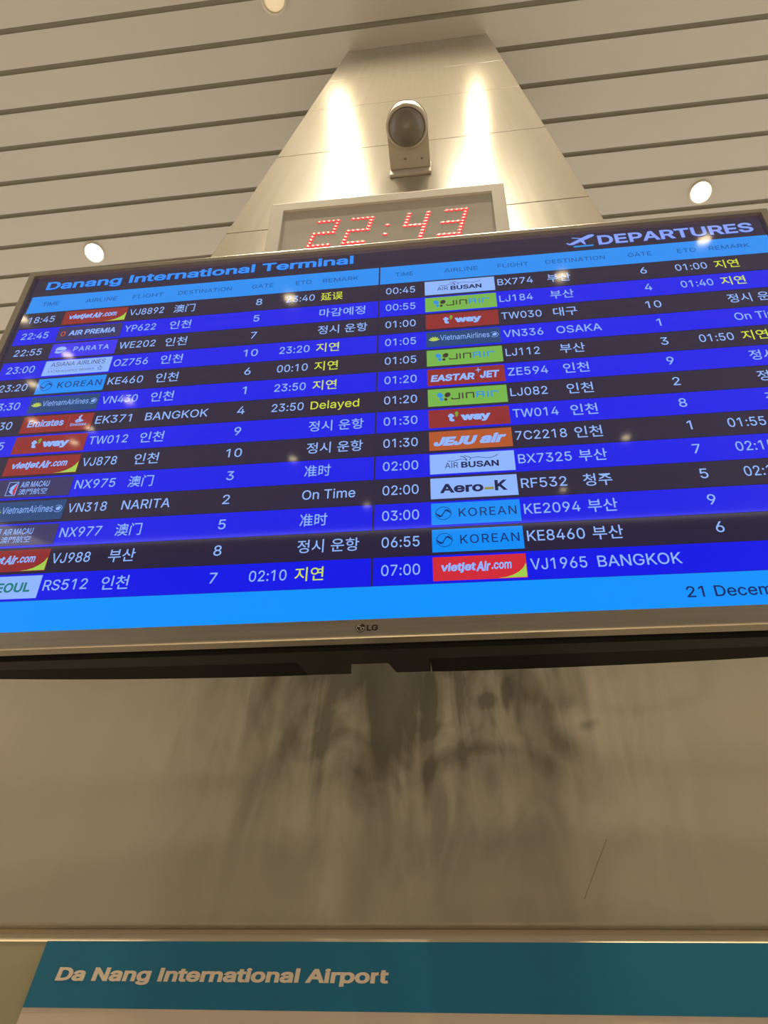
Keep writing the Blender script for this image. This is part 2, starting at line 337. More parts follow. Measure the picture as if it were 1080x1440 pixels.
    '13 27 90 43 71 65 55 90 43 120 36 154 34 191 36 229 43 263 55 293 71 320 90 342 112 361 138 374 166 382 196 384 228 382 253 373 288 346 308 319 313 319 313 379 372 379 372 -9 370 -'
    '40 363 -67 350 -90 334 -109 314 -124 291 -136 265 -144 237 -149|205 59 227 61 246 66 264 75 285 95 300 121 307 142 311 166 312 193 311 219 307 242 300 264 291 283 279 299 264 312 2'
    '47 322 227 328 205 330 182 328 163 322 145 312 130 298 118 282 109 262 102 241 98 218 96 193 98 167 102 144 109 123 124 96 145 76 163 66 183 61;h410|114 227 114 0 53 0 53 509 114 5'
    '09 114 287 102 287 116 319 132 344 152 362 175 374 200 382 227 384 252 383 275 377 295 369 313 356 328 340 341 321 350 298 355 271 357 240 357 0 296 0 296 235 293 263 286 286 273 3'
    '04 256 318 235 326 210 329 184 326 161 317 141 303 126 283 117 257;i167|53 0 53 379 114 379 114 0|84 443 67 446 54 455 44 468 41 483 44 499 54 512 67 521 84 524 100 521 114 512 123'
    ' 499 126 483 123 468 114 455 100 446;j167|53 379 114 379 114 -30 112 -52 108 -72 102 -90 86 -113 65 -129 47 -137 27 -141 4 -143 -10 -143 -10 -87 2 -87 25 -83 40 -72 50 -54 53 -29|8'
    '3 443 67 446 53 455 44 468 41 483 44 499 53 512 67 521 83 524 100 521 114 512 123 499 126 483 123 468 114 455 100 446;k381|110 137 110 212 121 212 284 379 360 379 184 199 177 199|5'
    '3 0 53 509 114 509 114 0|294 0 148 186 191 229 372 0;l170|54 0 54 527 114 527 114 0;m610|53 0 53 379 112 379 112 295 108 295 118 323 132 346 151 363 172 376 195 384 219 386 245 383'
    ' 268 375 287 361 303 342 314 320 321 295 312 295 322 321 337 343 357 361 381 375 407 383 437 386 458 385 478 380 497 372 514 361 529 346 541 328 550 307 555 283 557 255 557 0 496 0'
    ' 496 254 493 279 485 298 473 313 447 326 419 330 395 328 374 320 358 307 345 290 338 270 335 247 335 0 274 0 274 260 269 288 253 311 229 326 199 330 178 328 158 320 140 307 126 289'
    ' 117 266 114 238 114 0;n410|114 227 114 0 53 0 53 379 112 379 112 287 102 287 116 319 132 344 152 362 175 374 200 382 227 384 252 383 275 377 295 369 313 356 328 340 341 321 350 29'
    '8 355 271 357 240 357 0 296 0 296 235 293 263 286 286 273 304 256 318 235 326 210 329 184 326 161 317 141 303 126 283 117 257;o415|207 -8 174 -5 144 3 117 16 93 35 72 58 56 85 44 1'
    '16 37 150 34 187 37 225 44 260 56 291 72 318 93 341 117 360 144 374 174 382 207 384 241 382 271 374 299 360 323 341 343 318 359 291 371 260 379 225 381 187 379 150 371 116 359 85 3'
    '43 58 323 35 299 16 271 3 241 -5|207 46 231 49 252 55 270 66 285 80 298 97 307 117 314 139 318 163 319 187 318 212 314 236 307 258 298 278 285 296 270 310 252 321 231 328 207 330 1'
    '84 328 163 321 145 310 130 296 118 278 108 258 102 236 98 212 96 187 98 163 102 139 108 117 118 97 130 80 145 66 163 55 184 49;p424|53 -143 53 379 112 379 112 319 118 319 137 346 1'
    '71 373 197 381 229 384 259 382 287 374 313 361 335 342 354 320 370 293 381 261 388 227 390 189 388 151 381 116 370 84 355 57 336 34 313 16 288 3 260 -6 229 -8 198 -5 173 4 138 31 1'
    '18 59 114 59 114 -143|220 47 242 49 262 55 279 66 294 80 306 97 316 117 323 139 327 163 328 189 327 215 323 239 316 261 307 281 295 298 280 311 262 322 243 328 220 330 198 328 178 '
    '322 161 312 147 299 134 282 125 263 118 241 114 216 113 189 114 162 118 138 125 115 135 95 147 78 162 65 179 55 198 49;q424|372 -143 311 -143 311 59 306 59 287 31 252 4 227 -5 195 '
    '-8 165 -6 137 3 111 16 89 34 70 57 55 84 43 116 36 151 34 189 36 227 43 261 55 293 70 320 89 342 112 361 137 374 165 382 196 384 228 381 253 373 287 346 307 319 313 319 313 379 372'
    ' 379|205 47 226 49 246 55 263 65 278 78 290 95 299 115 306 138 310 162 312 189 310 216 306 241 300 263 290 282 278 299 263 312 246 322 227 328 205 330 182 328 162 322 145 311 130 2'
    '98 118 281 108 261 102 239 98 215 96 189 98 163 102 139 109 117 118 97 130 80 145 66 162 55 182 49;r259|53 0 53 379 112 379 112 321 115 321 130 347 152 367 171 377 191 383 213 385 '
    '229 384 243 384 243 322 230 324 207 326 182 323 159 315 140 301 126 284 117 262 114 237 114 0;s365|182 -8 157 -7 133 -3 112 3 93 12 76 24 62 38 50 54 41 73 36 94 94 107 105 79 124 '
    '60 150 49 181 45 206 47 227 53 244 62 262 81 268 103 265 121 254 136 237 147 212 155 149 170 118 180 92 192 72 208 58 227 50 249 47 274 49 295 55 314 65 332 79 347 95 360 115 370 1'
    '37 378 161 383 187 384 212 383 234 379 254 372 279 358 299 339 314 316 324 290 268 277 258 298 243 316 219 328 187 333 156 329 131 317 114 299 109 277 112 258 124 243 144 232 172 2'
    '23 229 209 261 200 287 187 306 171 320 153 328 131 331 107 329 85 323 65 312 47 298 31 281 18 260 6 236 -2 210 -7;t227|204 379 204 327 6 327 6 379|65 471 126 471 126 98 128 76 136 '
    '61 150 53 170 50 185 51 202 54 213 2 192 -3 168 -4 138 -1 113 7 92 21 77 41 68 64 65 93;u410|182 -5 158 -3 135 2 115 11 97 23 82 39 69 59 60 82 54 109 53 139 53 379 114 379 114 144'
    ' 116 117 124 94 137 75 154 61 175 53 200 50 226 53 249 62 268 77 283 97 293 122 296 153 296 379 357 379 357 0 298 0 298 92 307 92 294 60 277 35 257 17 234 5 209 -3;v389|163 0 17 37'
    '9 84 379 165 155 187 87 206 21 184 21 203 87 224 155 305 379 371 379 226 0;w567|138 0 23 379 87 379 133 214 154 137 175 41 165 41 186 135 206 214 252 379 316 379 362 214 382 136 40'
    '2 41 391 41 413 135 434 214 480 379 545 379 429 0 368 0 319 172 305 225 291 280 277 338 291 338 277 280 263 225 248 172 199 0;x379|21 0 171 218 171 171 29 379 100 379 147 306 179 2'
    '53 207 206 175 206 202 253 233 306 282 379 352 379 209 169 209 214 358 0 287 0 231 85 200 136 173 182 205 182 178 136 148 85 91 0;y389|47 -139 61 -86 71 -87 104 -89 118 -84 130 -74'
    ' 141 -58 151 -36 163 -1 17 379 84 379 165 155 187 87 206 21 184 21 202 87 224 155 305 379 371 379 204 -58 177 -107 159 -124 139 -136 117 -143 91 -145 65 -143;z380|42 0 42 46 254 32'
    '0 254 323 48 323 48 379 333 379 333 331 126 60 126 56 339 56 339 0;0453|227 -7 191 -3 158 7 130 24 105 48 85 77 69 113 57 155 50 202 48 254 50 306 57 353 69 395 85 431 106 461 130 '
    '484 159 502 191 512 227 516 262 512 295 502 323 484 348 461 368 431 384 395 396 353 403 306 405 254 403 202 396 155 384 113 368 77 348 48 323 24 295 7 263 -3|227 50 250 52 271 60 2'
    '90 74 306 92 320 116 330 144 338 176 342 213 344 254 342 295 338 332 330 365 320 393 306 416 290 435 271 449 250 457 227 460 203 457 182 449 163 435 147 416 134 393 123 365 115 332'
    ' 111 295 109 254 111 213 115 176 123 144 134 116 147 92 163 74 182 60 203 52;1453|276 509 276 0 212 0 212 448 209 448 86 358 86 427 198 509;2453|64 0 64 47 234 229 282 282 311 327 '
    '318 348 320 371 317 397 308 419 293 436 273 449 250 457 224 460 196 457 172 447 153 433 139 413 130 390 127 362 66 362 68 391 75 418 86 442 102 464 121 482 143 496 168 507 196 513 '
    '225 516 254 513 281 507 306 497 328 482 346 465 361 445 372 423 379 398 381 372 378 345 371 318 363 299 351 280 336 259 267 180 153 60 153 57 389 57 389 0;3453|218 -7 188 -5 159 1 '
    '133 10 108 22 88 38 70 57 57 79 48 104 44 132 109 132 115 107 126 87 144 71 165 59 191 52 219 50 248 53 275 61 297 74 315 93 325 116 329 145 326 172 316 196 299 217 275 234 254 241'
    ' 229 246 201 248 157 248 157 299 288 448 288 452 70 452 70 509 372 509 372 461 211 278 211 289 247 290 279 286 308 276 333 262 354 244 371 222 383 198 391 173 393 145 390 116 383 9'
    '0 370 66 354 45 333 27 309 12 281 2 251 -5;4453|40 105 40 158 247 509 311 509 109 166 109 163 413 163 413 105|282 0 282 121 282 146 282 318 343 318 343 0;5453|221 -7 192 -5 165 1 1'
    '40 11 118 25 99 41 83 60 71 82 63 105 60 130 122 130 127 108 138 89 154 73 173 60 196 52 221 50 250 53 276 64 298 82 314 104 324 131 328 162 326 183 321 203 314 221 297 244 275 262'
    ' 248 273 218 277 167 268 145 258 128 246 67 253 96 509 366 509 366 452 151 452 134 301 136 301 155 315 178 325 203 331 229 334 252 332 274 328 294 321 313 311 330 299 345 285 358 2'
    '69 370 251 379 231 386 210 390 187 391 163 388 132 381 102 369 76 352 52 332 32 309 15 282 3 253 -4;6453|226 -7 196 -4 168 3 142 15 119 31 100 51 84 74 73 101 66 130 64 162 65 187 '
    '71 212 80 239 93 268 112 302 137 340 252 509 322 509 151 261 145 261 165 288 196 307 235 314 265 312 291 305 316 295 337 280 355 262 370 240 380 215 387 187 389 157 387 127 379 98 '
    '368 73 352 50 333 30 310 14 284 3 257 -4|226 48 254 52 279 63 299 79 314 101 324 128 327 157 324 187 314 213 299 235 279 251 254 262 226 265 198 262 174 252 153 235 138 214 128 188'
    ' 125 158 128 128 138 102 153 79 174 63 198 52;7453|97 0 323 448 323 452 62 452 62 509 391 509 391 449 165 0;8453|226 -7 193 -5 163 1 136 11 111 25 91 42 74 62 62 84 54 109 52 135 5'
    '3 156 58 176 65 195 81 220 101 241 125 256 153 265 153 267 129 276 109 289 93 308 80 330 73 354 70 380 73 405 79 429 90 450 106 469 124 485 146 498 170 508 197 514 226 516 255 514 '
    '282 508 306 498 328 485 346 469 361 450 373 429 379 405 382 380 379 354 372 330 359 308 343 289 323 276 300 267 300 265 327 256 351 241 372 220 387 195 395 176 399 156 401 135 398 '
    '109 391 84 378 62 362 42 341 25 317 11 289 1 259 -5|226 49 258 52 285 60 307 74 323 91 333 113 337 139 333 165 322 189 305 208 283 223 256 232 226 235 196 232 169 223 147 208 130 1'
    '89 119 165 115 139 119 113 129 91 145 74 167 60 185 54 205 50|226 290 252 292 274 300 293 313 307 330 316 351 319 376 316 399 308 420 294 437 275 449 252 457 226 460 200 457 177 44'
    '9 159 437 145 420 136 399 133 376 136 351 145 330 159 313 178 300 201 292;9453|226 516 256 513 285 506 310 494 333 478 352 458 368 434 380 408 387 378 389 347 387 322 382 296 373 2'
    '70 359 240 340 207 315 168 200 0 130 0 301 248 307 248 287 221 257 202 218 195 188 197 161 203 137 214 116 229 98 247 83 269 72 294 66 321 64 352 66 382 73 411 85 436 101 459 120 4'
    '79 143 494 168 506 196 513|226 460 199 457 174 446 154 429 138 407 129 381 125 352 129 322 138 295 154 274 174 257 199 247 226 243 254 247 279 257 299 273 314 295 324 321 327 350 3'
    '24 381 314 407 299 429 279 446 254 457;^188|95 -4 78 -1 63 9 53 24 50 41 53 59 63 73 78 83 95 87 113 83 128 73 138 59 141 41 138 24 128 9 113 -1|95 271 78 274 63 284 53 299 50 316 '
    '53 334 63 349 78 359 95 362 113 359 128 349 138 334 141 316 138 299 128 284 113 274;_188|95 -4 78 -1 63 9 53 24 50 41 53 59 63 73 78 83 95 87 113 83 128 73 138 59 141 41 138 24 128'
    ' 9 113 -1;~188'
).split(';'):
    _h, *_c = _g.split('|')
    _pts = [[tuple(map(int, p)) for p in zip(*[iter(c.split())]*2)] for c in _c]
    GLYPHS[{'^': ':', '_': '.', '~': ' '}.get(_h[0], _h[0])] = (int(_h[1:]), _pts)

# --- flat artwork of screens and printed faces (x right, z up, y = -layer towards the viewer)
def fatten(lp, d):
    """push a clockwise outline outwards by d (its holes shrink alike)"""
    if not d: return lp
    out = []; n = len(lp)
    for i in range(n):
        a = (lp[i]-lp[i-1]).normalized(); b = (lp[(i+1) % n]-lp[i]).normalized()
        na, nb = Vector((-a.y, a.x)), Vector((-b.y, b.x))
        h = na+nb
        if h.length < 0.2: out.append(lp[i]+na*d); continue
        h.normalize(); out.append(lp[i]+h*(d/max(0.45, h.dot(na))))
    return out

def winding(p, loops):
    w = 0
    for lp in loops:
        for a, b in zip(lp, lp[1:]+lp[:1]):
            c = (b.x-a.x)*(p.y-a.y)-(p.x-a.x)*(b.y-a.y)
            if a.y <= p.y < b.y and c > 0: w += 1
            elif b.y <= p.y < a.y and c < 0: w -= 1
    return w

FILLED = {}
def glyph(ch, bold):
    """filled triangles of one letter: (points, triangles, advance)"""
    if (ch, bold) not in FILLED:
        adv, cons = GLYPHS[ch]
        loops = [fatten([Vector((float(a), float(b))) for a, b in con], bold*1000) for con in cons]
        pts, tri = [], []
        if loops:
            vs, es = [], []
            for lp in loops:
                n0 = len(vs); vs += lp; es += [(n0+i, n0+(i+1) % len(lp)) for i in range(len(lp))]
            out = delaunay_2d_cdt(vs, es, [], 0, 0.01)
            pts = [Vector((p.x/1000, p.y/1000)) for p in out[0]]
            tri = [t for t in out[2] if winding((out[0][t[0]]+out[0][t[1]]+out[0][t[2]])/3, loops) != 0]
        FILLED[(ch, bold)] = (pts, tri, adv/1000)
    return FILLED[(ch, bold)]

class Art:
    def __init__(self):
        self.bm = bmesh.new(); self.mats = []
    def mi(self, mt):
        if mt not in self.mats: self.mats.append(mt)
        return self.mats.index(mt)
    def poly(self, pts, mt, y=0.0):
        vs = [self.bm.verts.new((p[0], y, p[1])) for p in pts]
        f = self.bm.faces.new(vs); f.material_index = self.mi(mt)
        f.normal_update()
        if f.normal.y > 0: f.normal_flip()
        if len(vs) > 4: bmesh.ops.triangulate(self.bm, faces=[f])
    def rect(self, x0, x1, z0, z1, mt, y=0.0):
        self.poly([(x0, z0), (x1, z0), (x1, z1), (x0, z1)], mt, y)
    def stroke(self, pts, w, mt, y=0.0):
        for a, b in zip(pts, pts[1:]):
            d = Vector((b[0]-a[0], b[1]-a[1]))
            if d.length < 1e-9: continue
            n = Vector((-d.y, d.x)).normalized()*w/2; e = d.normalized()*w*0.2
            self.poly([(a[0]-e.x+n.x, a[1]-e.y+n.y), (a[0]-e.x-n.x, a[1]-e.y-n.y), (b[0]+e.x-n.x, b[1]+e.y-n.y), (b[0]+e.x+n.x, b[1]+e.y+n.y)], mt, y)
    def ellipse(self, cx, cz, rx, rz, mt, y=0.0, rot=0, n=20):
        c, s = math.cos(rot), math.sin(rot)
        self.poly([(cx+rx*math.cos(t)*c-rz*math.sin(t)*s, cz+rx*math.cos(t)*s+rz*math.sin(t)*c) for t in (2*math.pi*k/n for k in range(n))], mt, y)
    def ring(self, cx, cz, rx, rz, w, mt, y=0.0, a0=0, a1=360, n=28):
        t = [math.radians(a0+(a1-a0)*k/n) for k in range(n+1)]
        self.stroke([(cx+rx*math.cos(q), cz+rz*math.sin(q)) for q in t], w, mt, y)
    def text(self, s, mt, x0, z0, h=None, x1=None, y=0.0, bold=0.0, shear=0.0, align='L', size=None, spacing=1.0, box_h=None):
        """text with its baseline at z0. size or h (cap height); x1 stretches it to end there; box_h: total ink height"""
        ascii_ = all(c in GLYPHS for c in s)
        co, tris = [], []
        if ascii_:
            pen = 0.0
            for ch in s:
                pts, tri, adv = glyph(ch, bold)
                base = len(co)
                co += [Vector((pen+p.x+shear*p.y, p.y, 0)) for p in pts]
                tris += [[base+i for i in t] for t in tri]
                pen += adv*spacing
        else:
            cu = bpy.data.curves.new('glyphs', 'FONT'); cu.body = s; cu.size = 1.0; cu.resolution_u = 3
            cu.offset = bold
            o = bpy.data.objects.new('glyphs', cu); COL.objects.link(o)
            dg = bpy.context.evaluated_depsgraph_get(); dg.update()
            me = bpy.data.meshes.new_from_object(o.evaluated_get(dg))
            bpy.data.objects.remove(o); bpy.data.curves.remove(cu)
            co = [v.co.copy() for v in me.vertices]; tris = [list(p.vertices) for p in me.polygons]
            bpy.data.meshes.remove(me)
        xa, xb = min(c.x for c in co), max(c.x for c in co)
        za, zb = min(c.y for c in co), max(c.y for c in co)
        k = size if size else (h/((0.509 if ascii_ else 0.729)+2*bold) if h else 1.0)
        kx = kz = k
        off = 0.0
        if box_h: kz = box_h/(zb-za); off = -za*kz; kx = kz
        if x1 is not None: kx = (x1-x0)/(xb-xa)
        sh = {'L': x0-xa*kx, 'C': x0-(xa+xb)/2*kx, 'R': x0-xb*kx}[align]
        vs = [self.bm.verts.new((sh+c.x*kx, y, z0+off+c.y*kz)) for c in co]
        mi = self.mi(mt)
        for p in tris:
            try: f = self.bm.faces.new([vs[i] for i in p])
            except ValueError: continue
            f.material_index = mi; f.normal_update()
            if f.normal.y > 0: f.normal_flip()
    def build(self, name, parent, label=None):
        o = link_mesh(name, self.bm, self.mats, parent)
        if label: o['label'] = label
        return o

# ------------------------------------------------------------------ the hall
CZ = Z0 + 8.0                                   # underside of the ceiling
JY0, JS, JW = 0.2566, 0.32474, 0.046
bm = bmesh.new()
for k in range(-78, 20):
    y0 = JY0 + k*JS + JW/2; y1 = JY0 + (k+1)*JS - JW/2
    box(bm, -16, 14, y0, y1, CZ, CZ+0.022, 0)
box(bm, -16, 14, JY0-78*JS, JY0+20*JS, CZ+0.038, CZ+0.06, 1)
structure(link_mesh('ceiling', bm, [M_ceil, M_joint]), 'beige metal strip ceiling with open grey joints')
bm = bmesh.new(); box(bm, -16, 14, -25, 7, -0.1, 0.0); structure(link_mesh('floor', bm, M_floor))
bm = bmesh.new(); box(bm, -48, 48, -25.6, -25.3, 0.0, CZ-0.05); structure(link_mesh('wall_back', bm, M_back))

# ------------------------------------------------------------------ the clad column
D = 0.76
XL, XR = -0.784, 0.507
bm = bmesh.new(); box(bm, XL+0.006, XR-0.006, D+0.012, D+1.25, 0, CZ)
column = structure(link_mesh('column', bm, M_core), 'square column clad in champagne brushed metal panels')
seams = [Z0+0.301, Z0+1.478, Z0+2.641, Z0+3.797, Z0+4.982, Z0+6.15, Z0+7.3]
for i, za in enumerate(seams):
    zb = seams[i+1] if i+1 < len(seams) else CZ-0.07
    g = 0.003
    bm = bmesh.new()
    box(bm, XL, XR, D, D+0.012, za+(0.0 if i == 0 else g), zb-g, 0, 0.0018)
    p = link_mesh('cladding_panel', bm, M_clad_smear_shade if i == 0 else M_clad, column)
    if i == 0: p['label'] = 'panel with painted shadow and grey wiped smears below the screen'
bm = bmesh.new(); box(bm, XL, XR, D+0.004, D+0.012, CZ-0.066, CZ)
link_mesh('ceiling_collar', bm, M_joint, column)
# sloped reveal under the main panel
bm = bmesh.new()
prism(bm, [(D+0.011, Z0+0.301), (D+0.010, Z0+0.297), (D-0.0005, Z0+0.2845), (D+0.012, Z0+0.2845)], 'x', XL, XR)
link_mesh('reveal_strip', bm, M_reveal, column)
bm = bmesh.new(); box(bm, XL, XR, D, D+0.012, 0.0, Z0+0.2843)
link_mesh('lower_panel', bm, M_clad_low, column)

# ------------------------------------------------------------------ teal airport sign on the column
sign = thing('airport_sign', 'teal header strip of a printed board on the column reading Da Nang International Airport', 'sign', (0, D, Z0+0.0))
bm = bmesh.new(); box(bm, -0.4445, 0.50, -0.0035, -0.0002, -0.55, 0.2255); link_mesh('white_board', bm, M_signwhite, sign)
bm = bmesh.new(); box(bm, -0.4445, 0.50, -0.0040, -0.0002, 0.2255, 0.2838); link_mesh('teal_band', bm, M_teal, sign)
A = Art()
A.text('Da Nang International Airport', M_signletter, -0.4215, 0.2488, h=0.0118, x1=-0.0925, y=-0.0043, bold=0.032, shear=0.05)
A.build('lettering', sign)

# ------------------------------------------------------------------ ceiling downlights
def make_downlight(label, glow, loc, group=None, r=0.115):
    t = thing('ceiling_downlight', label, 'downlight', loc, (0, 0, 0), group)
    bm = bmesh.new(); lathe(bm, [(r*0.86, 0.0), (r*0.86, -0.012), (r*0.90, -0.018), (r, -0.014), (r*1.04, -0.003), (r*1.04, 0.0)], 40)
    link_mesh('trim_ring', bm, M_trimring, t)
    bm = bmesh.new(); lathe(bm, [(r*0.86, -0.010), (r*0.80, -0.004), (r*0.55, -0.002)], 36); link_mesh('reflector', bm, M_reflect, t)
    bm = bmesh.new(); lathe(bm, [(r*0.80, -0.004), (r*0.6, -0.009), (0, -0.012)], 36); link_mesh('lens', bm, glow, t)
    return t

def copy_tree(o, parent=None):
    c = o.copy(); COL.objects.link(c)
    if parent is not None: c.parent = parent
    for ch in list(o.children): copy_tree(ch, c)
    return c

def spot(loc, power, cone, blend, color, r, target=None):
    ld = bpy.data.lights.new('downlight_lamp', 'SPOT'); ld.energy = power; ld.spot_size = math.radians(cone); ld.spot_blend = blend
    ld.color = color; ld.shadow_soft_size = r
    o = bpy.data.objects.new('downlight_lamp', ld); COL.objects.link(o); o.location = loc
    if target is not None:
        o.rotation_euler = (Vector(target)-Vector(loc)).to_track_quat('-Z', 'Y').to_euler()
    return o

make_downlight('round ceiling downlight cut by the top edge of the picture', M_glow_lo, (-1.405, 0.295, CZ))
make_downlight('glaring round ceiling downlight just above the screen near its left corner', M_glow_hi, (-3.913, 2.357, CZ))
make_downlight('glaring round ceiling downlight just above the screen near its right corner', M_glow_hi, (2.663, 2.374, CZ))
WARM = (1.0, 0.80, 0.48)
first = None
for x in (-0.93, 0.40):
    pos = (x, -0.05, CZ)
    if first is None:
        first = make_downlight('warm unseen ceiling downlight washing the face of the clad column', M_glow_wash, pos, 'unseen downlights washing the column')
    else:
        copy_tree(first).location = pos
    spot((x, -0.05, CZ-0.05), BEAM_POWER, 19.5, 1.0, WARM, 0.14)
    spot((x, -0.05, CZ-0.05), WASH_POWER*(1.4 if x < 0 else 0.5), 70, 1.0, WARM, 0.06)
for x, y in ((-1.405, -1.774), (0.63, -1.774), (-1.0, -1.10), (0.25, -1.10), (-1.8, -2.60), (1.0, -2.60)):  # rows added out of view, staggered to soften the shadow edge below the screen
    copy_tree(first).location = (x, y, CZ)
    spot((x, y, CZ-0.05), ROW_POWER*(0.45 if x == 0.25 else 1.0), 150, 1.0, (1.0, 0.84, 0.58), 0.10)
first = None
for (x, y) in ((-7.76, -9.65), (-2.66, -9.65), (2.15, -9.6), (4.34, -8.91), (-9.01, -12.13), (-7.3, -13.2), (-10.08, -13.96), (-8.94, -14.56),
               (-9.78, -15.37), (-7.61, -11.03), (-4.33, -17.39), (4.89, -17.19), (-2.77, -22.0), (3.79, -21.4)):
    if first is None:
        first = make_downlight('warm downlight of the hall ceiling mirrored as a speck in the screen glass', M_glow, (x, y, CZ), 'hall downlights facing the screen', 0.13)
    else:
        copy_tree(first).location = (x, y, CZ)

# ------------------------------------------------------------------ the departures television
TILT, TYAW = 0.299413, 0.010597
TVC = (-0.106696, 0.497061, Z0+0.882146)
TW2, TH2 = 0.6048, 0.3402
tv = thing('television', 'wide silver framed television leaning from the column, showing a blue departures timetable', 'television', TVC, (TILT, 0, TYAW))
# local frame: x right, z up along the screen, y away from the viewer
def frame_ring(bm, ox0, ox1, oz0, oz1, ix0, ix1, iz0, iz1, yf, yb, inner_y, mi=0):
    O = [(ox0, oz0), (ox1, oz0), (ox1, oz1), (ox0, oz1)]; I = [(ix0, iz0), (ix1, iz0), (ix1, iz1), (ix0, iz1)]
    of = [bm.verts.new((p[0], yf, p[1])) for p in O]; ob = [bm.verts.new((p[0], yb, p[1])) for p in O]
    nf = [bm.verts.new((p[0], yf, p[1])) for p in I]; nb = [bm.verts.new((p[0], inner_y, p[1])) for p in I]
    fs = []; outer = []
    for i in range(4):
        j = (i+1) % 4
        fs.append(bm.faces.new((of[i], of[j], nf[j], nf[i])))
        fs.append(bm.faces.new((nf[i], nf[j], nb[j], nb[i])))
        fs.append(bm.faces.new((of[j], of[i], ob[i], ob[j])))
    for f in fs: f.material_index = mi
    bmesh.ops.recalc_face_normals(bm, faces=fs)
    es = [e for e in bm.edges if set(e.verts) <= set(of)] + [e for e in bm.edges if len(set(e.verts) & set(of)) == 1 and len(set(e.verts) & set(ob)) == 1]
    bmesh.ops.bevel(bm, geom=es, offset=0.0026, segments=3, affect='EDGES', profile=0.5)
bm = bmesh.new()
frame_ring(bm, -TW2-0.0125, TW2+0.0125, -TH2-0.0226, TH2+0.0105, -TW2, TW2, -TH2, TH2, -0.006, 0.010, 0.002)
link_mesh('bezel', bm, M_silver, tv)
bm = bmesh.new(); box(bm, -TW2-0.002, TW2+0.002, 0.0, 0.006, -TH2-0.002, TH2+0.002)
screen = link_mesh('screen_panel', bm, pixel(36, 30, 58), tv)
# thin black chassis, deeper charcoal lower housing with a notch, two speaker boxes
bm = bmesh.new(); box(bm, -TW2-0.006, TW2+0.006, 0.0065, 0.030, -TH2-0.0175, TH2+0.006, 0, 0.003); link_mesh('rear_chassis', bm, M_vblack, tv)
bm = bmesh.new()
out = [(-0.575, 0.028), (0.575, 0.028), (0.575, 0.052), (0.062, 0.058), (0.062, 0.098), (0.020, 0.098), (0.013, 0.068), (-0.034, 0.068), (-0.036, 0.098), (-0.090, 0.098), (-0.096, 0.058), (-0.575, 0.052)]
prism(bm, out, 'z', -TH2-0.0225, -0.08)
link_mesh('rear_housing', bm, M_char, tv)
for (far, nf, near) in ((-0.492, -0.0966, -0.0908), (0.492, 0.0630, 0.0640)):
    s_ = -1 if far < 0 else 1
    pts = [(far-s_*0.010, 0.054), (nf, 0.054), (near, 0.099)]
    n = 10
    for k in range(n+1):
        t_ = k/n
        pts.append((near+s_*0.02+(far-near-s_*0.028)*t_, 0.100-0.018*t_**2.2))
    pts.append((far-s_*0.001, 0.080))
    bm = bmesh.new(); prism(bm, pts, 'z', -TH2-0.0222, -0.20)
    link_mesh('speaker_box', bm, M_vblack, tv)
# wall mount
bm = bmesh.new()
box(bm, -0.20, 0.20, 0.030, 0.045, -0.06, 0.16, 0, 0.002)
for sx in (-0.09, 0.09): prism(bm, [(0.045, 0.10), (0.045, -0.02), (0.125, -0.045), (0.160, 0.03)], 'x', sx-0.012, sx+0.012)
link_mesh('wall_mount', bm, M_steel, tv)
# maker's badge on the lower bezel
A = Art(); bx, bz, by = -0.0105, -0.3506, -0.0063
A.ellipse(bx, bz, 0.0054, 0.0054, M_darkbadge, by, n=32)
A.ring(bx, bz, 0.0042, 0.0042, 0.00055, M_badgeline, by-0.0003, 75, 360)
A.stroke([(bx, bz+0.0022), (bx, bz-0.0018), (bx+0.0016, bz-0.0018)], 0.00055, M_badgeline, by-0.0003)
A.stroke([(bx+0.0012, bz+0.0002), (bx+0.0044, bz+0.0002)], 0.00055, M_badgeline, by-0.0003)
A.ellipse(bx-0.0019, bz+0.0017, 0.0007, 0.0007, M_badgeline, by-0.0003, n=12)
A.text('LG', M_darkbadge, -0.0035, -0.3541, h=0.0070, x1=0.0092, y=by, bold=0.03)
A.build('maker_badge', tv, 'dark round emblem beside two letters')

# ---- what the screen shows
P_dark = pixel(36, 30, 58)
P_blue = pixel(6, 18, 228)
P_head = pixel(28, 140, 240)
P_foot = pixel(0, 146, 255)
P_txt = pixel(142, 180, 250)
P_yel = pixel(205, 222, 60)
P_navy = pixel(16, 40, 110)
P_title = pixel(40, 140, 255)
P_dep = pixel(130, 160, 255)
P_lt = pixel(140, 180, 255)
P_ink = pixel(22, 30, 78)
P_red = pixel(140, 38, 44)
P_redb = pixel(206, 40, 56)
P_lime = pixel(116, 178, 76)
P_corner = pixel(160, 205, 78)
P_sky = pixel(0, 140, 245)
P_orange = pixel(176, 84, 42)
P_teal = pixel(22, 66, 120)
P_tealb = pixel(30, 84, 130)
P_violet = pixel(52, 44, 235)
P_plum = pixel(50, 46, 96)
P_gold = pixel(180, 200, 90)
P_jblue = pixel(40, 140, 220)
P_brown = pixel(60, 44, 44)
P_green = pixel(20, 120, 120)
P_leaf = pixel(120, 160, 60)

H0, B0, RP = 0.28956, 0.24727, 0.038797
y1, y2, y3 = -0.0004, -0.0008, -0.0012
# title line and header bars
A = Art()
A.text('Danang International Terminal', P_title, -0.578, 0.3068, h=0.0205, x1=-0.044, y=y2, bold=0.025)
A.build('terminal_title', screen, 'blue bold title')
A = Art()
A.text('DEPARTURES', P_dep, 0.350, 0.3012, h=0.0232, x1=0.586, y=y2, bold=0.022)
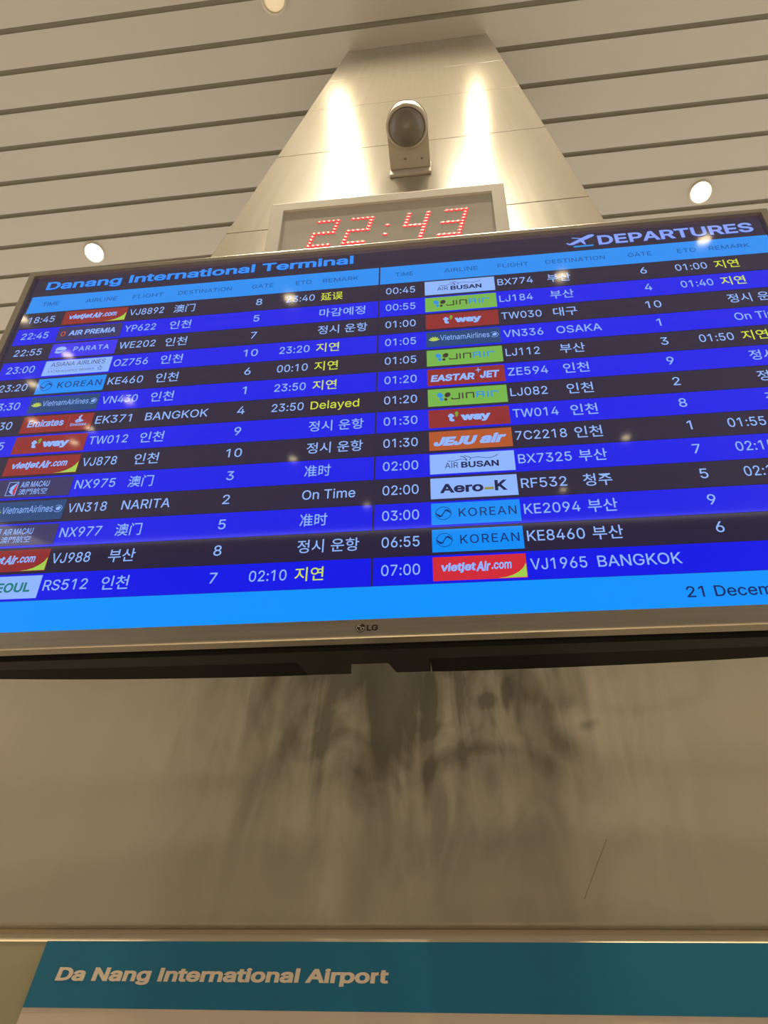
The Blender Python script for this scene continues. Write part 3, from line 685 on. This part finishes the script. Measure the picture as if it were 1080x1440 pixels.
# take-off symbol over its runway bar
fx, fz = 0.300, 0.2985
pl = lambda *q: [(fx+a*0.046, fz+b*0.030) for a, b in q]
A.poly(pl((0.0, 0.36), (0.10, 0.24), (0.22, 0.22), (0.60, 0.52), (0.97, 0.83), (1.0, 0.95), (0.93, 1.0), (0.80, 0.98), (0.56, 0.76), (0.20, 0.42), (0.12, 0.34), (0.04, 0.42)), P_dep, y2)
A.poly(pl((0.50, 0.70), (0.62, 0.72), (0.26, 0.84), (0.20, 0.80)), P_dep, y2)
A.poly(pl((0.50, 0.46), (0.62, 0.52), (0.66, 0.18), (0.60, 0.20)), P_dep, y2)
A.poly(pl((0.22, 0.0), (0.88, 0.0), (0.92, 0.13), (0.26, 0.13)), P_jblue, y2)
A.build('departures_title', screen, 'pale title with a take-off symbol')
P_hink = pixel(20, 70, 140)
for side, xa, xb, cols in ((0, -0.596, -0.0012, (('TIME', -0.572, -0.543), ('AIRLINE', -0.495, -0.441), ('FLIGHT', -0.413, -0.361), ('DESTINATION', -0.335, -0.244), ('GATE', -0.210, -0.174), ('ETD', -0.137, -0.111), ('REMARK', -0.092, -0.034))),
                           (1, 0.0012, 0.602, (('TIME', 0.026, 0.054), ('AIRLINE', 0.104, 0.157), ('FLIGHT', 0.188, 0.236), ('DESTINATION', 0.263, 0.354), ('GATE', 0.389, 0.424), ('ETD', 0.463, 0.491), ('REMARK', 0.510, 0.570)))):
    A = Art(); A.rect(xa, xb, B0, H0, P_head, y1)
    hb = A.build('header_bar', tv, 'light blue bar with column headings')
    for s, x0, x1 in cols:
        A = Art(); A.text(s, P_hink, x0, 0.2638, h=0.0092, x1=x1, y=y2)
        A.build('column_heading', hb)
A = Art(); A.rect(-0.6048, 0.6048, -TH2, B0-14*RP, P_foot, y1); A.build('footer_bar', screen, 'bright blue footer bar')
A = Art(); A.text('21 December', pixel(10, 34, 96), 0.350, -0.3255, h=0.0135, x1=0.471, y=y2, bold=0.008); A.build('date_text', screen)

# ---- airline logo tiles: drawn in a 335 x 100 box
TWd, THt = 0.1085, 0.0320
def logo(kind, x, z, A):
    k = TWd/335.0; kz = THt/100.0
    Xf = lambda a: x+a*k
    Zf = lambda b: z+b*kz
    q = lambda pts: [(Xf(a), Zf(b)) for a, b in pts]
    def bg_(mt): A.rect(x, x+TWd, z, z+THt, mt, y2)
    def tx(s, mt, a0, a1, b0, ch, **kw): A.text(s, mt, Xf(a0), Zf(b0), h=ch*kz, x1=Xf(a1), y=y3, **kw)
    def sp(pts, w, mt): A.stroke(q(pts), w*k, mt, y3)
    def po(pts, mt, y=y3): A.poly(q(pts), mt, y)
    def el(a, b, r1, r2, mt, y=y3, rot=0): A.ellipse(Xf(a), Zf(b), r1*k, r2*kz, mt, y, rot)
    def curve(f, a0, a1, n=14): return [f(a0+(a1-a0)*i/n) for i in range(n+1)]
    if kind in ('vj', 'vjb'):
        bg_(P_redb if kind == 'vjb' else P_red)
        arcp = [(230+105*math.sin(t), 52-46*math.cos(t)*1.0) for t in (math.pi/2*i/10 for i in range(11))]
        po([(a, b) for a, b in [(230, 2), (260, 5), (285, 13), (306, 25), (322, 40), (333, 60), (333, 2)]], P_corner)
        tx('vietjet', P_lt, 30, 155, 40, 34, bold=0.03, shear=0.12)
        tx('Air', P_lt, 155, 208, 36, 40, bold=0.03, shear=0.2)
        tx('.com', P_lt, 210, 282, 41, 36, bold=0.022, shear=0.12)
    elif kind == 'premia':
        bg_(P_plum)
        tx('AIR PREMIA', P_lt, 62, 305, 36, 36, bold=0.022, shear=0.06)
        A.ring(Xf(32), Zf(50), 10*k, 16*kz, 6*k, P_orange, y3)
    elif kind == 'parata':
        bg_(P_violet)
        el(52, 58, 28, 19, P_lt); el(44, 40, 20, 10, P_lt)
        po([(30, 50), (82, 52), (66, 46), (50, 40), (44, 44), (34, 44)], P_violet, y3-0.0003)
        tx('PARATA', P_lt, 118, 300, 38, 32, bold=0.012, spacing=1.15)
    elif kind == 'asiana':
        bg_(P_lt)
        tx('ASIANA AIRLINES', pixel(70, 80, 130), 32, 305, 58, 30, bold=0.006)
        sp([(20, 46), (290, 46)], 1.6, pixel(90, 110, 170))
        tx('A STAR ALLIANCE MEMBER', pixel(70, 80, 130), 26, 260, 18, 15)
        star = [(288+(13 if i % 2 == 0 else 5.5)*math.cos(math.pi/2+i*math.pi/5), 26+(17 if i % 2 == 0 else 7)*math.sin(math.pi/2+i*math.pi/5)) for i in range(11)]
        sp(star, 2.2, pixel(70, 80, 130))
    elif kind == 'korean':
        bg_(P_sky)
        c = (46, 52); r = 29
        A.ring(Xf(c[0]), Zf(c[1]), r*k, r*k*1.0, 2.4*k, P_navy, y3, n=36)
        kk = k/kz
        S = curve(lambda t: (c[0]+r*0.92*t, c[1]-r*kk*0.52*math.sin(t*math.pi)*(-1)), -1, 1, 18)
        sp(S, 4.0, P_navy)
        po([(c[0]-28, c[1]+0), (c[0]-24, c[1]-8), (c[0]-12, c[1]-17), (c[0]-2, c[1]-13), (c[0]-10, c[1]-10), (c[0]-20, c[1]-4)], P_navy)
        po([(c[0]+28, c[1]+0), (c[0]+24, c[1]+8), (c[0]+12, c[1]+17), (c[0]+2, c[1]+13), (c[0]+10, c[1]+10), (c[0]+20, c[1]+4)], P_navy)
        tx('KOREAN', P_navy, 104, 320, 33, 38, bold=0.004, spacing=1.12)
    elif kind == 'vietnam':
        bg_(P_teal)
        for a in (-68, -40, -14, 14, 40, 68):
            t = math.radians(90-a); cx, cz = 36+13*math.cos(t), 40+14*math.sin(t)
            el(cx, cz, 14, 4.5, P_gold, rot=t)
        tx('VietnamAirlines', P_lt, 64, 286, 40, 34)
        A.ring(Xf(308), Zf(54), 17*k, 17*k, 2.0*k, P_lt, y3, -150, 140)
        po([(298, 56), (312, 66), (320, 58), (314, 46), (302, 46)], P_lt)
    elif kind == 'emirates':
        bg_(P_red)
        tx('Emirates', P_lt, 30, 200, 36, 40, bold=0.02)
        for sx_, zz in ((30, 36), (70, 36), (110, 36), (150, 36)): sp([(sx_, zz), (sx_+14, zz)], 3, P_lt)
        sp([(222, 12), (222, 88)], 1.4, pixel(190, 80, 90))
        tx('Emirates', P_lt, 236, 310, 26, 17, bold=0.01)
        for a, b, r1, r2, ro in ((272, 72, 5, 12, 0.3), (264, 60, 12, 5, 0.5), (280, 58, 13, 5, -0.3), (270, 50, 15, 4, 0.1), (276, 84, 4, 7, -0.3)): el(a, b, r1, r2, P_lt, rot=ro)
    elif kind == 'tway':
        bg_(P_red)
        tx('t', P_lt, 82, 108, 34, 46, bold=0.05)
        tx('way', P_lt, 134, 258, 36, 40, bold=0.05)
        el(118, 74, 7, 10, P_leaf); po([(112, 70), (126, 76), (122, 60), (114, 52)], P_leaf)
    elif kind == 'macau':
        bg_(P_plum)
        sp([(50, 14), (92, 14), (92, 84), (50, 84), (50, 14)], 2.6, P_lt)
        po([(90, 82), (66, 62), (58, 48), (66, 50), (60, 34), (72, 24), (84, 16), (76, 40), (82, 60)], P_lt)
        po([(88, 72), (80, 46), (84, 18), (91, 18), (91, 66)], P_redb, y3-0.0003)
        tx('AIR MACAU', P_lt, 106, 232, 54, 30, bold=0.008)
        A.text('澳門航空', P_lt, Xf(106), Zf(14), x1=Xf(232), y=y3, box_h=32*kz)
    elif kind == 'seoul':
        bg_(P_lt)
        tx('AIR SEOUL', P_green, 24, 300, 30, 42, bold=0.028)
    elif kind == 'busan':
        bg_(P_lt)
        tx('AIR', P_ink, 60, 112, 26, 28)
        tx('BUSAN', P_ink, 124, 272, 26, 30, bold=0.028)
        sp([(72, 62), (95, 60), (120, 68), (140, 66), (146, 60)], 2.4, P_ink)
        sp([(122, 82), (136, 80), (142, 72), (148, 60)], 3.2, P_ink)
        sp([(138, 86), (152, 80), (164, 72), (158, 62)], 2.6, P_ink)
        sp([(164, 72), (190, 76), (215, 70), (240, 68), (262, 76), (270, 84)], 2.4, P_ink)
    elif kind == 'jin':
        bg_(P_lime)
        el(52, 62, 12, 15, P_jblue, rot=0.5); el(58, 38, 8, 9, P_jblue)
        el(84, 62, 12, 15, P_brown, rot=-0.5); el(76, 36, 7, 8, P_brown)
        w = 6
        sp([(100, 42), (104, 36), (134, 36), (134, 68)], w, P_brown); sp([(148, 36), (148, 68)], w, P_brown)
        sp([(164, 36), (164, 66), (194, 66), (194, 36)], w, P_brown)
        sp([(208, 36), (208, 68), (236, 68), (236, 36)], w, P_jblue); sp([(208, 52), (236, 52)], w, P_jblue)
        sp([(254, 36), (254, 68)], w, P_jblue); sp([(270, 36), (270, 66), (294, 66), (298, 60)], w, P_jblue)
    elif kind == 'eastar':
        bg_(P_red)
        tx('EASTAR', P_lt, 14, 205, 26, 40, bold=0.035, shear=0.15)
        tx('JET', P_lt, 228, 312, 30, 42, bold=0.035, shear=0.15)
        s4 = [(222+(15 if i % 2 == 0 else 3.5)*math.cos(i*math.pi/4), 78+(20 if i % 2 == 0 else 4)*math.sin(i*math.pi/4)) for i in range(8)]
        po(s4, P_lt)
    elif kind == 'jeju':
        bg_(P_orange)
        tx('JEJU', P_lt, 18, 198, 26, 46, bold=0.05, shear=0.3)
        tx('air', P_lt, 204, 312, 28, 50, bold=0.04, shear=0.3)
    elif kind == 'aero':
        bg_(P_lt)
        tx('Aero', P_ink, 36, 204, 28, 44, bold=0.03)
        A.rect(Xf(208), Xf(244), Zf(32), Zf(44), pixel(150, 140, 70), y3)
        tx('K', P_ink, 248, 296, 28, 50, bold=0.03)

LOGO_LABEL = {'vj': 'red tile with a lime corner', 'vjb': 'bright red tile with a lime corner', 'premia': 'dark tile with white capitals', 'parata': 'violet tile with a white emblem',
              'asiana': 'pale tile with grey capitals', 'korean': 'sky blue tile with a swirl emblem', 'vietnam': 'teal tile with a gold lotus', 'emirates': 'red tile with white lettering and crest',
              'tway': 'red tile with rounded white letters', 'macau': 'dark tile with a white dove square', 'seoul': 'pale tile with green letters', 'busan': 'pale tile with a seagull line',
              'jin': 'lime tile with a butterfly', 'eastar': 'red tile with slanted white letters and a star', 'jeju': 'orange tile with slanted white letters', 'aero': 'pale tile with dark letters and a yellow dash'}
D_, I_, B_, M_ = '지연', '인천', '부산', '澳门'
OK_ = '정시 운항'
LEFT = [('18:45', 'vj', 'VJ8892', M_, '8', '23:40', '延误', 1), ('22:45', 'premia', 'YP622', I_, '5', '', '마감예정', 0), ('22:55', 'parata', 'WE202', I_, '7', '', OK_, 0),
        ('23:00', 'asiana', 'OZ756', I_, '10', '23:20', D_, 1), ('23:20', 'korean', 'KE460', I_, '6', '00:10', D_, 1), ('23:30', 'vietnam', 'VN430', I_, '1', '23:50', D_, 1),
        ('23:30', 'emirates', 'EK371', 'BANGKOK', '4', '23:50', 'Delayed', 1), ('23:55', 'tway', 'TW012', I_, '9', '', OK_, 0), ('', 'vj', 'VJ878', I_, '10', '', OK_, 0),
        ('', 'macau', 'NX975', M_, '3', '', '准时', 0), ('', 'vietnam', 'VN318', 'NARITA', '2', '', 'On Time', 0), ('', 'macau', 'NX977', M_, '5', '', '准时', 0),
        ('', 'vj', 'VJ988', B_, '8', '', OK_, 0), ('', 'seoul', 'RS512', I_, '7', '02:10', D_, 1)]
RIGHTT = [('00:45', 'busan', 'BX774', B_, '6', '01:00', D_, 1), ('00:55', 'jin', 'LJ184', B_, '4', '01:40', D_, 1), ('01:00', 'tway', 'TW030', '대구', '10', '', OK_, 0),
          ('01:05', 'vietnam', 'VN336', 'OSAKA', '1', '', 'On Time', 0), ('01:05', 'jin', 'LJ112', B_, '3', '01:50', D_, 1), ('01:20', 'eastar', 'ZE594', I_, '9', '', OK_, 0),
          ('01:20', 'jin', 'LJ082', I_, '2', '', OK_, 0), ('01:30', 'tway', 'TW014', I_, '8', '', OK_, 0), ('01:30', 'jeju', '7C2218', I_, '1', '01:55', '', 0),
          ('02:00', 'busan', 'BX7325', B_, '7', '02:15', '', 0), ('02:00', 'aero', 'RF532', '청주', '5', '02:1', '', 0), ('03:00', 'korean', 'KE2094', B_, '9', '', '', 0),
          ('06:55', 'korean', 'KE8460', B_, '6', '', '', 0), ('07:00', 'vjb', 'VJ1965', 'BANGKOK', '', '', '', 0)]
CAP = 0.0146
SIZE = CAP/0.729
WID = {'VJ8892': .058, 'YP622': .052, 'WE202': .059, 'OZ756': .055, 'KE460': .055, 'VN430': .055, 'EK371': .054, 'TW012': .057, 'VJ878': .050, 'NX975': .057, 'VN318': .054, 'NX977': .056, 'VJ988': .051, 'RS512': .057,
       'BX774': .054, 'LJ184': .050, 'TW030': .059, 'VN336': .057, 'LJ112': .048, 'ZE594': .055, 'LJ082': .050, 'TW014': .060, '7C2218': .066, 'BX7325': .067, 'RF532': .056, 'KE2094': .067, 'KE8460': .067, 'VJ1965': .064,
       'BANGKOK': .093, 'NARITA': .066, 'OSAKA': .064, 'Delayed': .069, 'On Time': .069}
def word(A, s, x, zb, mt, align='L', bold=0.0):
    if s and ord(s[0]) > 0x2000:
        n = len(s.replace(' ', ''))
        w = {2: 0.035, 4: 0.0765 if ' ' in s else 0.072}[n]
        A.text(s, mt, x, zb-0.0024, x1=x+w, box_h=0.0190, y=y2, bold=0.005)
    else:
        w = WID.get(s) or (0.0460 if len(s) == 5 else 0.031 if s == '02:1' else None)
        A.text(s, mt, x, zb, h=CAP, x1=(x+w) if w and align == 'L' else None, y=y2, bold=0.004, align=align)

for side, rows in ((0, LEFT), (1, RIGHTT)):
    xa, xb = ((-0.596, -0.0012), (0.0012, 0.602))[side]
    xt, xl, xf, xd, xg, xe, xr = ((-0.585, -0.5236, -0.410, -0.335, -0.1935, -0.149, -0.093), (0.011, 0.0721, 0.185, 0.261, 0.405, 0.452, 0.509))[side]
    for i, (t_, lg, fl, de, ga, et, rm, late) in enumerate(rows):
        zt = B0-i*RP; zb_ = zt-RP; base = zt-0.655*RP
        A = Art(); A.rect(xa, xb, zb_+0.0004, zt-0.0004, P_blue if i % 2 else P_dark, y1)
        row = A.build('flight_row', screen, 'blue band' if i % 2 else 'black band')
        for nm, s, x, al, mt in (('time_text', t_, xt, 'L', P_txt), ('flight_code', fl, xf, 'L', P_txt), ('destination_text', de, xd, 'L', P_txt), ('gate_text', ga, xg, 'C', P_txt),
                                 ('estimated_time', et, xe, 'L', P_txt), ('remark_text', rm, xr, 'L', P_yel if late else P_txt)):
            if s:
                A = Art(); word(A, s, x, base, mt, al)
                fo = A.build(nm, row)
                if mt is P_yel: fo['label'] = 'yellow delay remark'
        A = Art(); logo(lg, xl, zb_+0.0034, A)
        A.build('airline_logo', row, LOGO_LABEL[lg])
        row.parent = tv

# ------------------------------------------------------------------ the red digit clock
CP = (-0.13967, 0.52, Z0+2.002715)
clock = thing('digital_clock', 'grey framed digital clock with red dot digits above the departures screen', 'clock', CP, (TILT, 0, TYAW))
bm = bmesh.new(); frame_ring(bm, -0.3105, 0.3025, -0.290, 0.0, -0.277, 0.270, -0.258, -0.032, -0.004, 0.055, 0.004); link_mesh('frame', bm, M_clockframe, clock)
bm = bmesh.new(); box(bm, -0.278, 0.271, 0.003, 0.008, -0.259, -0.031); link_mesh('display_window', bm, M_clockface, clock)
bm = bmesh.new(); box(bm, -0.300, 0.292, 0.009, 0.056, -0.282, -0.008, 0, 0.003); link_mesh('case', bm, M_clockframe, clock)
bm = bmesh.new()
for sx in (-0.15, 0.15): prism(bm, [(0.056, -0.06), (0.056, -0.20), (0.19, -0.165), (0.236, -0.015)], 'x', sx-0.012, sx+0.012)
link_mesh('wall_bracket', bm, M_steel, clock)
SEG = {'2': 'abged', '4': 'fgbc', '3': 'abgcd'}
def led(bm, x, z):
    for r0, r1, mi, ya, yb in ((0.0027, 0.0, 0, -0.0014, -0.0022), (0.0064, 0.0027, 1, -0.0002, -0.0014)):
        n = 10
        o_ = [bm.verts.new((x+r0*math.cos(2*math.pi*k/n), 0.003+ya, z+r0*math.sin(2*math.pi*k/n))) for k in range(n)]
        if r1 == 0.0:
            c_ = bm.verts.new((x, 0.003+yb, z))
            for k in range(n): bm.faces.new((o_[k], o_[(k+1) % n], c_)).material_index = mi
        else:
            i_ = [bm.verts.new((x+r1*math.cos(2*math.pi*k/n), 0.003+yb, z+r1*math.sin(2*math.pi*k/n))) for k in range(n)]
            for k in range(n): bm.faces.new((o_[k], o_[(k+1) % n], i_[(k+1) % n], i_[k])).material_index = mi
def digit(ch, x0):
    bm = bmesh.new(); z0, h, w, sl = -0.189, 0.099, 0.0495, 0.23
    pos = set()
    for s in SEG[ch]:
        for k in range(5):
            t = k/4
            p = {'a': (t, 1), 'd': (t, 0), 'g': (t, 0.5), 'f': (0, 0.5+t/2), 'e': (0, t/2), 'b': (1, 0.5+t/2), 'c': (1, t/2)}[s]
            pos.add((round(p[0], 4), round(p[1], 4)))
    # rounded ends as on a dot display: corners shared by two strokes are pulled in a little
    for (a, b) in sorted(pos):
        led(bm, x0+a*w+b*h*sl, z0+b*h)
    bmesh.ops.recalc_face_normals(bm, faces=bm.faces)
    link_mesh('digit', bm, [M_led_core, M_led_rim], clock)
for ch, x0 in (('2', -0.1995), ('2', -0.1105), ('4', 0.0345), ('3', 0.1300)): digit(ch, x0)
bm = bmesh.new(); led(bm, 0.0013, -0.128); led(bm, -0.0045, -0.166); bmesh.ops.recalc_face_normals(bm, faces=bm.faces)
link_mesh('colon', bm, [M_led_core, M_led_rim], clock)

# ------------------------------------------------------------------ dome camera on its arm
dome = thing('security_camera', 'dome security camera on a rounded arm fixed to the column above the clock', 'camera', (-0.119, D, Z0+3.2))
def stadium(r, yc, yb, n=20):
    return [(-r, yb)] + [(-r*math.cos(math.pi*k/n), yc-r*math.sin(math.pi*k/n)) for k in range(n+1)] + [(r, yb)]
bm = bmesh.new(); prism(bm, stadium(0.083, -0.175, -0.012), 'z', 0.030, 0.085); bmesh.ops.bevel(bm, geom=[e for e in bm.edges if abs(e.verts[0].co.z-e.verts[1].co.z) < 1e-6], offset=0.006, segments=2, affect='EDGES')
link_mesh('arm', bm, M_camw, dome)
bm = bmesh.new(); box(bm, -0.086, 0.086, -0.014, 0.0, -0.035, 0.13, 0, 0.004); link_mesh('wall_plate', bm, M_camw, dome)
bm = bmesh.new(); lathe(bm, [(0.0715, 0.030), (0.0715, 0.006), (0.0735, 0.002), (0.080, 0.004), (0.084, 0.014), (0.084, 0.030)], 48, 0, (0, -0.175, 0)); link_mesh('dome_ring', bm, M_camw, dome)
bm = bmesh.new(); lathe(bm, [(0.0710*math.cos(a), 0.008-0.060*math.sin(a)) for a in (math.pi/2*k/12 for k in range(13))], 48, 0, (0, -0.175, 0)); d_o = link_mesh('dome_cover', bm, M_dome, dome)
bm = bmesh.new(); lathe(bm, [(0.084, 0.085), (0.080, 0.102), (0.060, 0.112), (0.0, 0.114)], 48, 0, (0, -0.175, 0)); link_mesh('top_cap', bm, M_camw, dome)
bm = bmesh.new(); lathe(bm, [(0.0045, 0.031), (0.0045, 0.027), (0, 0.026)], 14, 0, (-0.018, -0.055, 0)); lathe(bm, [(0.0045, 0.031), (0.0045, 0.027), (0, 0.026)], 14, 0, (0.05, -0.05, 0)); link_mesh('screw', bm, M_bolt, dome)
